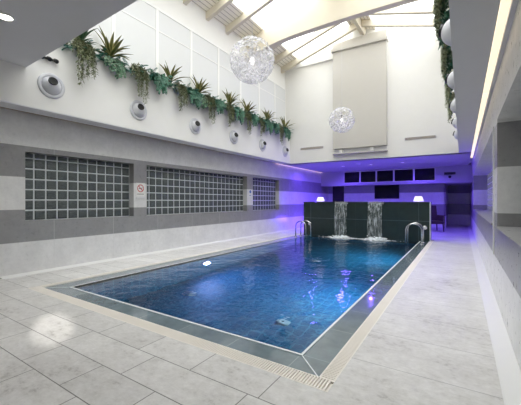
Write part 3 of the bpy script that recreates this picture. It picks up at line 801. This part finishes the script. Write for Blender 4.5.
protos = {'agave':[make_agave(1, M['agave']), make_agave(2, M['agave'])], 'dark':[make_agave(3, M['agave_dark'])],
          'trail':[make_trailer(11,'trail'), make_trailer(12,'trail')], 'ivy':[make_trailer(21,'ivy'), make_trailer(22,'ivy')], 'pale':[make_trailer(23,'ivy_pale')], 'fern':[make_fern(31), make_fern(32)]}
used = set()
def plant(kind, x, y, rz, sc_, lb, k=0):
    p = protos[kind][k % len(protos[kind])]
    if p.name not in used:
        used.add(p.name); p.location = (x,y,PT+(.07 if kind in ('agave','dark') else 0)); p.rotation_euler = (0,0,rz); p.scale = (sc_*(1.25 if kind in ('agave','dark') else 1),)*3; p['label'] = lb
    else: dup(p, (x,y,PT+(.07 if kind in ('agave','dark') else 0)), rz, sc_*(1.25 if kind in ('agave','dark') else 1), lb)
rp = random.Random(9); PX = PL-.04
plant('dark', PX, 2.86, .1, .9, 'dark green spiky plant on the left parapet closest to the mezzanine')
for i, y in enumerate((3.42,4.87,5.78,7.02,7.88,9.08,10.32)):
    plant('agave', PX, y, rp.uniform(-.2,.2), (1.12,1.0,1.0,1.05,1.0,1.0,1.0)[i], 'olive spiky plant with pale edged leaves on the left parapet, %s from the mezzanine' % ordw[i], i)
for i, y in enumerate((2.86,3.95,5.08,6.02,6.86,7.7,8.5,9.7)):
    plant('trail', PX+.02, y, 0, (1.15,1.0,.95,.95,.95,.9,.9,.95)[i], 'grey green plant with long hanging strands on the left parapet, %s from the mezzanine' % ordw[i], i)
for i, y in enumerate((4.48,5.45,6.4,7.2,8.05,8.85,9.4,10.15)):
    plant('ivy', PX+.02, y, 0, (1.1,.95,1,1,1,1,1,1)[i], 'dark ivy tumbling over the left parapet, %s from the mezzanine' % ordw[i], i)
plant('pale', PX+.02, 3.42, 0, .85, 'white flecked ivy hanging below the nearest olive spiky plant')
plant('pale', PX+.02, 5.75, 0, .8, 'white flecked ivy hanging below the third olive spiky plant')
for i, y in enumerate((2.62,3.15,3.7,4.25,4.65,5.25,5.65,6.2,6.65,7.1,7.5,7.95,8.3,8.75,9.3,9.9,10.35)):
    plant('fern', PX+.03, y, rp.uniform(-.3,.3), rp.uniform(.9,1.15), 'teal fern spreading on the left parapet edge, %s from the mezzanine' % ordw[i], i)
QX = PR+.04
for i, (kind, y) in enumerate((('ivy',2.75),('trail',3.0),('ivy',3.7),('fern',3.95),('trail',4.4),('pale',4.75),('ivy',5.3),('fern',5.7),('trail',6.0),('pale',6.5),('ivy',7.1),('trail',7.7),('ivy',8.4),('trail',9.2),('ivy',10.0))):
    nm = {'ivy':'dark ivy','trail':'grey green trailing plant','fern':'teal fern','pale':'white flecked ivy'}[kind]
    plant(kind, QX-.02, y, PI, 1.0, '%s hanging over the right balcony parapet, %s plant from the camera' % (nm, ordw[i]), i)

# ------------------------------------------------------------------ light
w = bpy.data.worlds.new('sky'); sc.world = w; w.use_nodes = True
bg = w.node_tree.nodes['Background']; bg.inputs[0].default_value = (1.0,.985,.965,1); bg.inputs[1].default_value = 4.3
for side in (0, 1):
    a, c = SK[side]; xc = (a+c)/2
    l = bpy.data.lights.new('skylight_portal', 'AREA'); l.shape = 'RECTANGLE'; l.size = (c-a)*math.sqrt(1+RS*RS); l.size_y = 13.8; l.cycles.is_portal = True
    o = bpy.data.objects.new('skylight_portal', l); COL.objects.link(o); o.location = (xc, 4.1, roof(xc)+.24); o.rotation_euler = (0, (-1 if side == 0 else 1)*math.atan(RS), 0)
def lamp(kind, name, loc, col, e_, rot=(0,0,0), **k):
    l = bpy.data.lights.new(name, kind); l.color = col; l.energy = e_
    for a, v in k.items(): setattr(l, a, v)
    o = bpy.data.objects.new(name, l); COL.objects.link(o); o.location = loc; o.rotation_euler = rot; return o
VI = (.14,.06,1.0)
for x, y in ((-5.3,12.3),(-4.1,12.6),(-3.0,12.6),(-1.85,12.6),(-.6,13.4),(-4.5,14.2),(-1.5,14.2)):
    lamp('SPOT', 'violet_spot', (x,y,SZ-.03), VI, 82, spot_size=2.9, spot_blend=.6, shadow_soft_size=.06)
# violet uplights washing the recess
lamp('POINT', 'violet_wash', (-5.3,12.2,.4), VI, 42, shadow_soft_size=.1)
lamp('POINT', 'violet_wash', (-3.5,11.3,1.0), VI, 42, shadow_soft_size=.1)
lamp('POINT', 'violet_wash', (-1.3,11.6,1.0), VI, 42, shadow_soft_size=.1)
lamp('SUN', 'hazy_overhead_sun', (0,0,12), (1,.98,.95), 4.5, (.05,-.05,0), angle=math.radians(75))
for y, z in ((4.12,3.44),(8.55,3.46)): lamp('POINT', 'pendant_bulb', (RX,y,z-.1), (1,.95,.9), .8, shadow_soft_size=.05)
o = lamp('SPOT', 'added_floor_beam', (PL+.1,2.34,3.45), (1,.96,.9), 420, spot_size=.10, spot_blend=.7, shadow_soft_size=.02)  # added beam that makes the bright patch on the near floor
o.rotation_euler = (Vector((-3.28,1.43,0))-o.location).to_track_quat('-Z','Y').to_euler(); o.scale = (1, 2.2, 1)
# underwater lamps; the right wall pair is added to light the pool
for x, y, ry, c, en in ((IX0+.06,4.97,-PI/2,(.30,.42,1.0),34),(IX1-.06,4.97,PI/2,(.42,.78,1.0),68),(IX1-.06,8.2,PI/2,(.42,.78,1.0),68)):
    lamp('AREA', 'underwater_light', (x,y,-.5), c, en, (0,ry,0), shape='DISK', size=.17, spread=PI)
# mezzanine downlights; beams after the first are added fill, out of view
for x, y in ((-4.2,1.36),(-4.2,-.8),(-2.4,-.8)):
    lamp('SPOT', 'downlight_beam', (x,y,3.19), (1,.95,.88), 30, spot_size=2.4, spot_blend=.7, shadow_soft_size=.1)
for k, (x, y) in enumerate(((-2.4,1.0),(-1.4,.2),(-4.2,-.8),(-2.4,-.8),(-.9,-1.6))):  # unseen fixtures added for more light under the mezzanine
    ceil_light(x, y, 3.22, M['white_trim'], 'added lit round mezzanine downlight out of view above the camera, %s of the row behind the first' % ordw[k], 'mezzanine downlights', .085)

# ------------------------------------------------------------------ camera and view
cam = bpy.data.cameras.new('camera'); cam.sensor_width = 36; cam.lens = 312.5/521*36; cam.shift_y = -1.5/521; cam.clip_start = .02
co = bpy.data.objects.new('camera', cam); COL.objects.link(co); co.location = (0,0,1.2)
co.rotation_euler = (PI/2, 0, math.atan2(201.5, 312.5)); sc.camera = co
sc.view_settings.view_transform = 'Standard'; sc.view_settings.look = 'None'; sc.view_settings.gamma = 1; sc.view_settings.use_curve_mapping = False
sc.view_settings.exposure = 0.14
cy = sc.cycles
cy.use_denoising = True; cy.max_bounces = 14; cy.diffuse_bounces = 6; cy.glossy_bounces = 5; cy.transmission_bounces = 8; cy.transparent_max_bounces = 16
cy.caustics_refractive = False; cy.caustics_reflective = False; cy.sample_clamp_indirect = 6
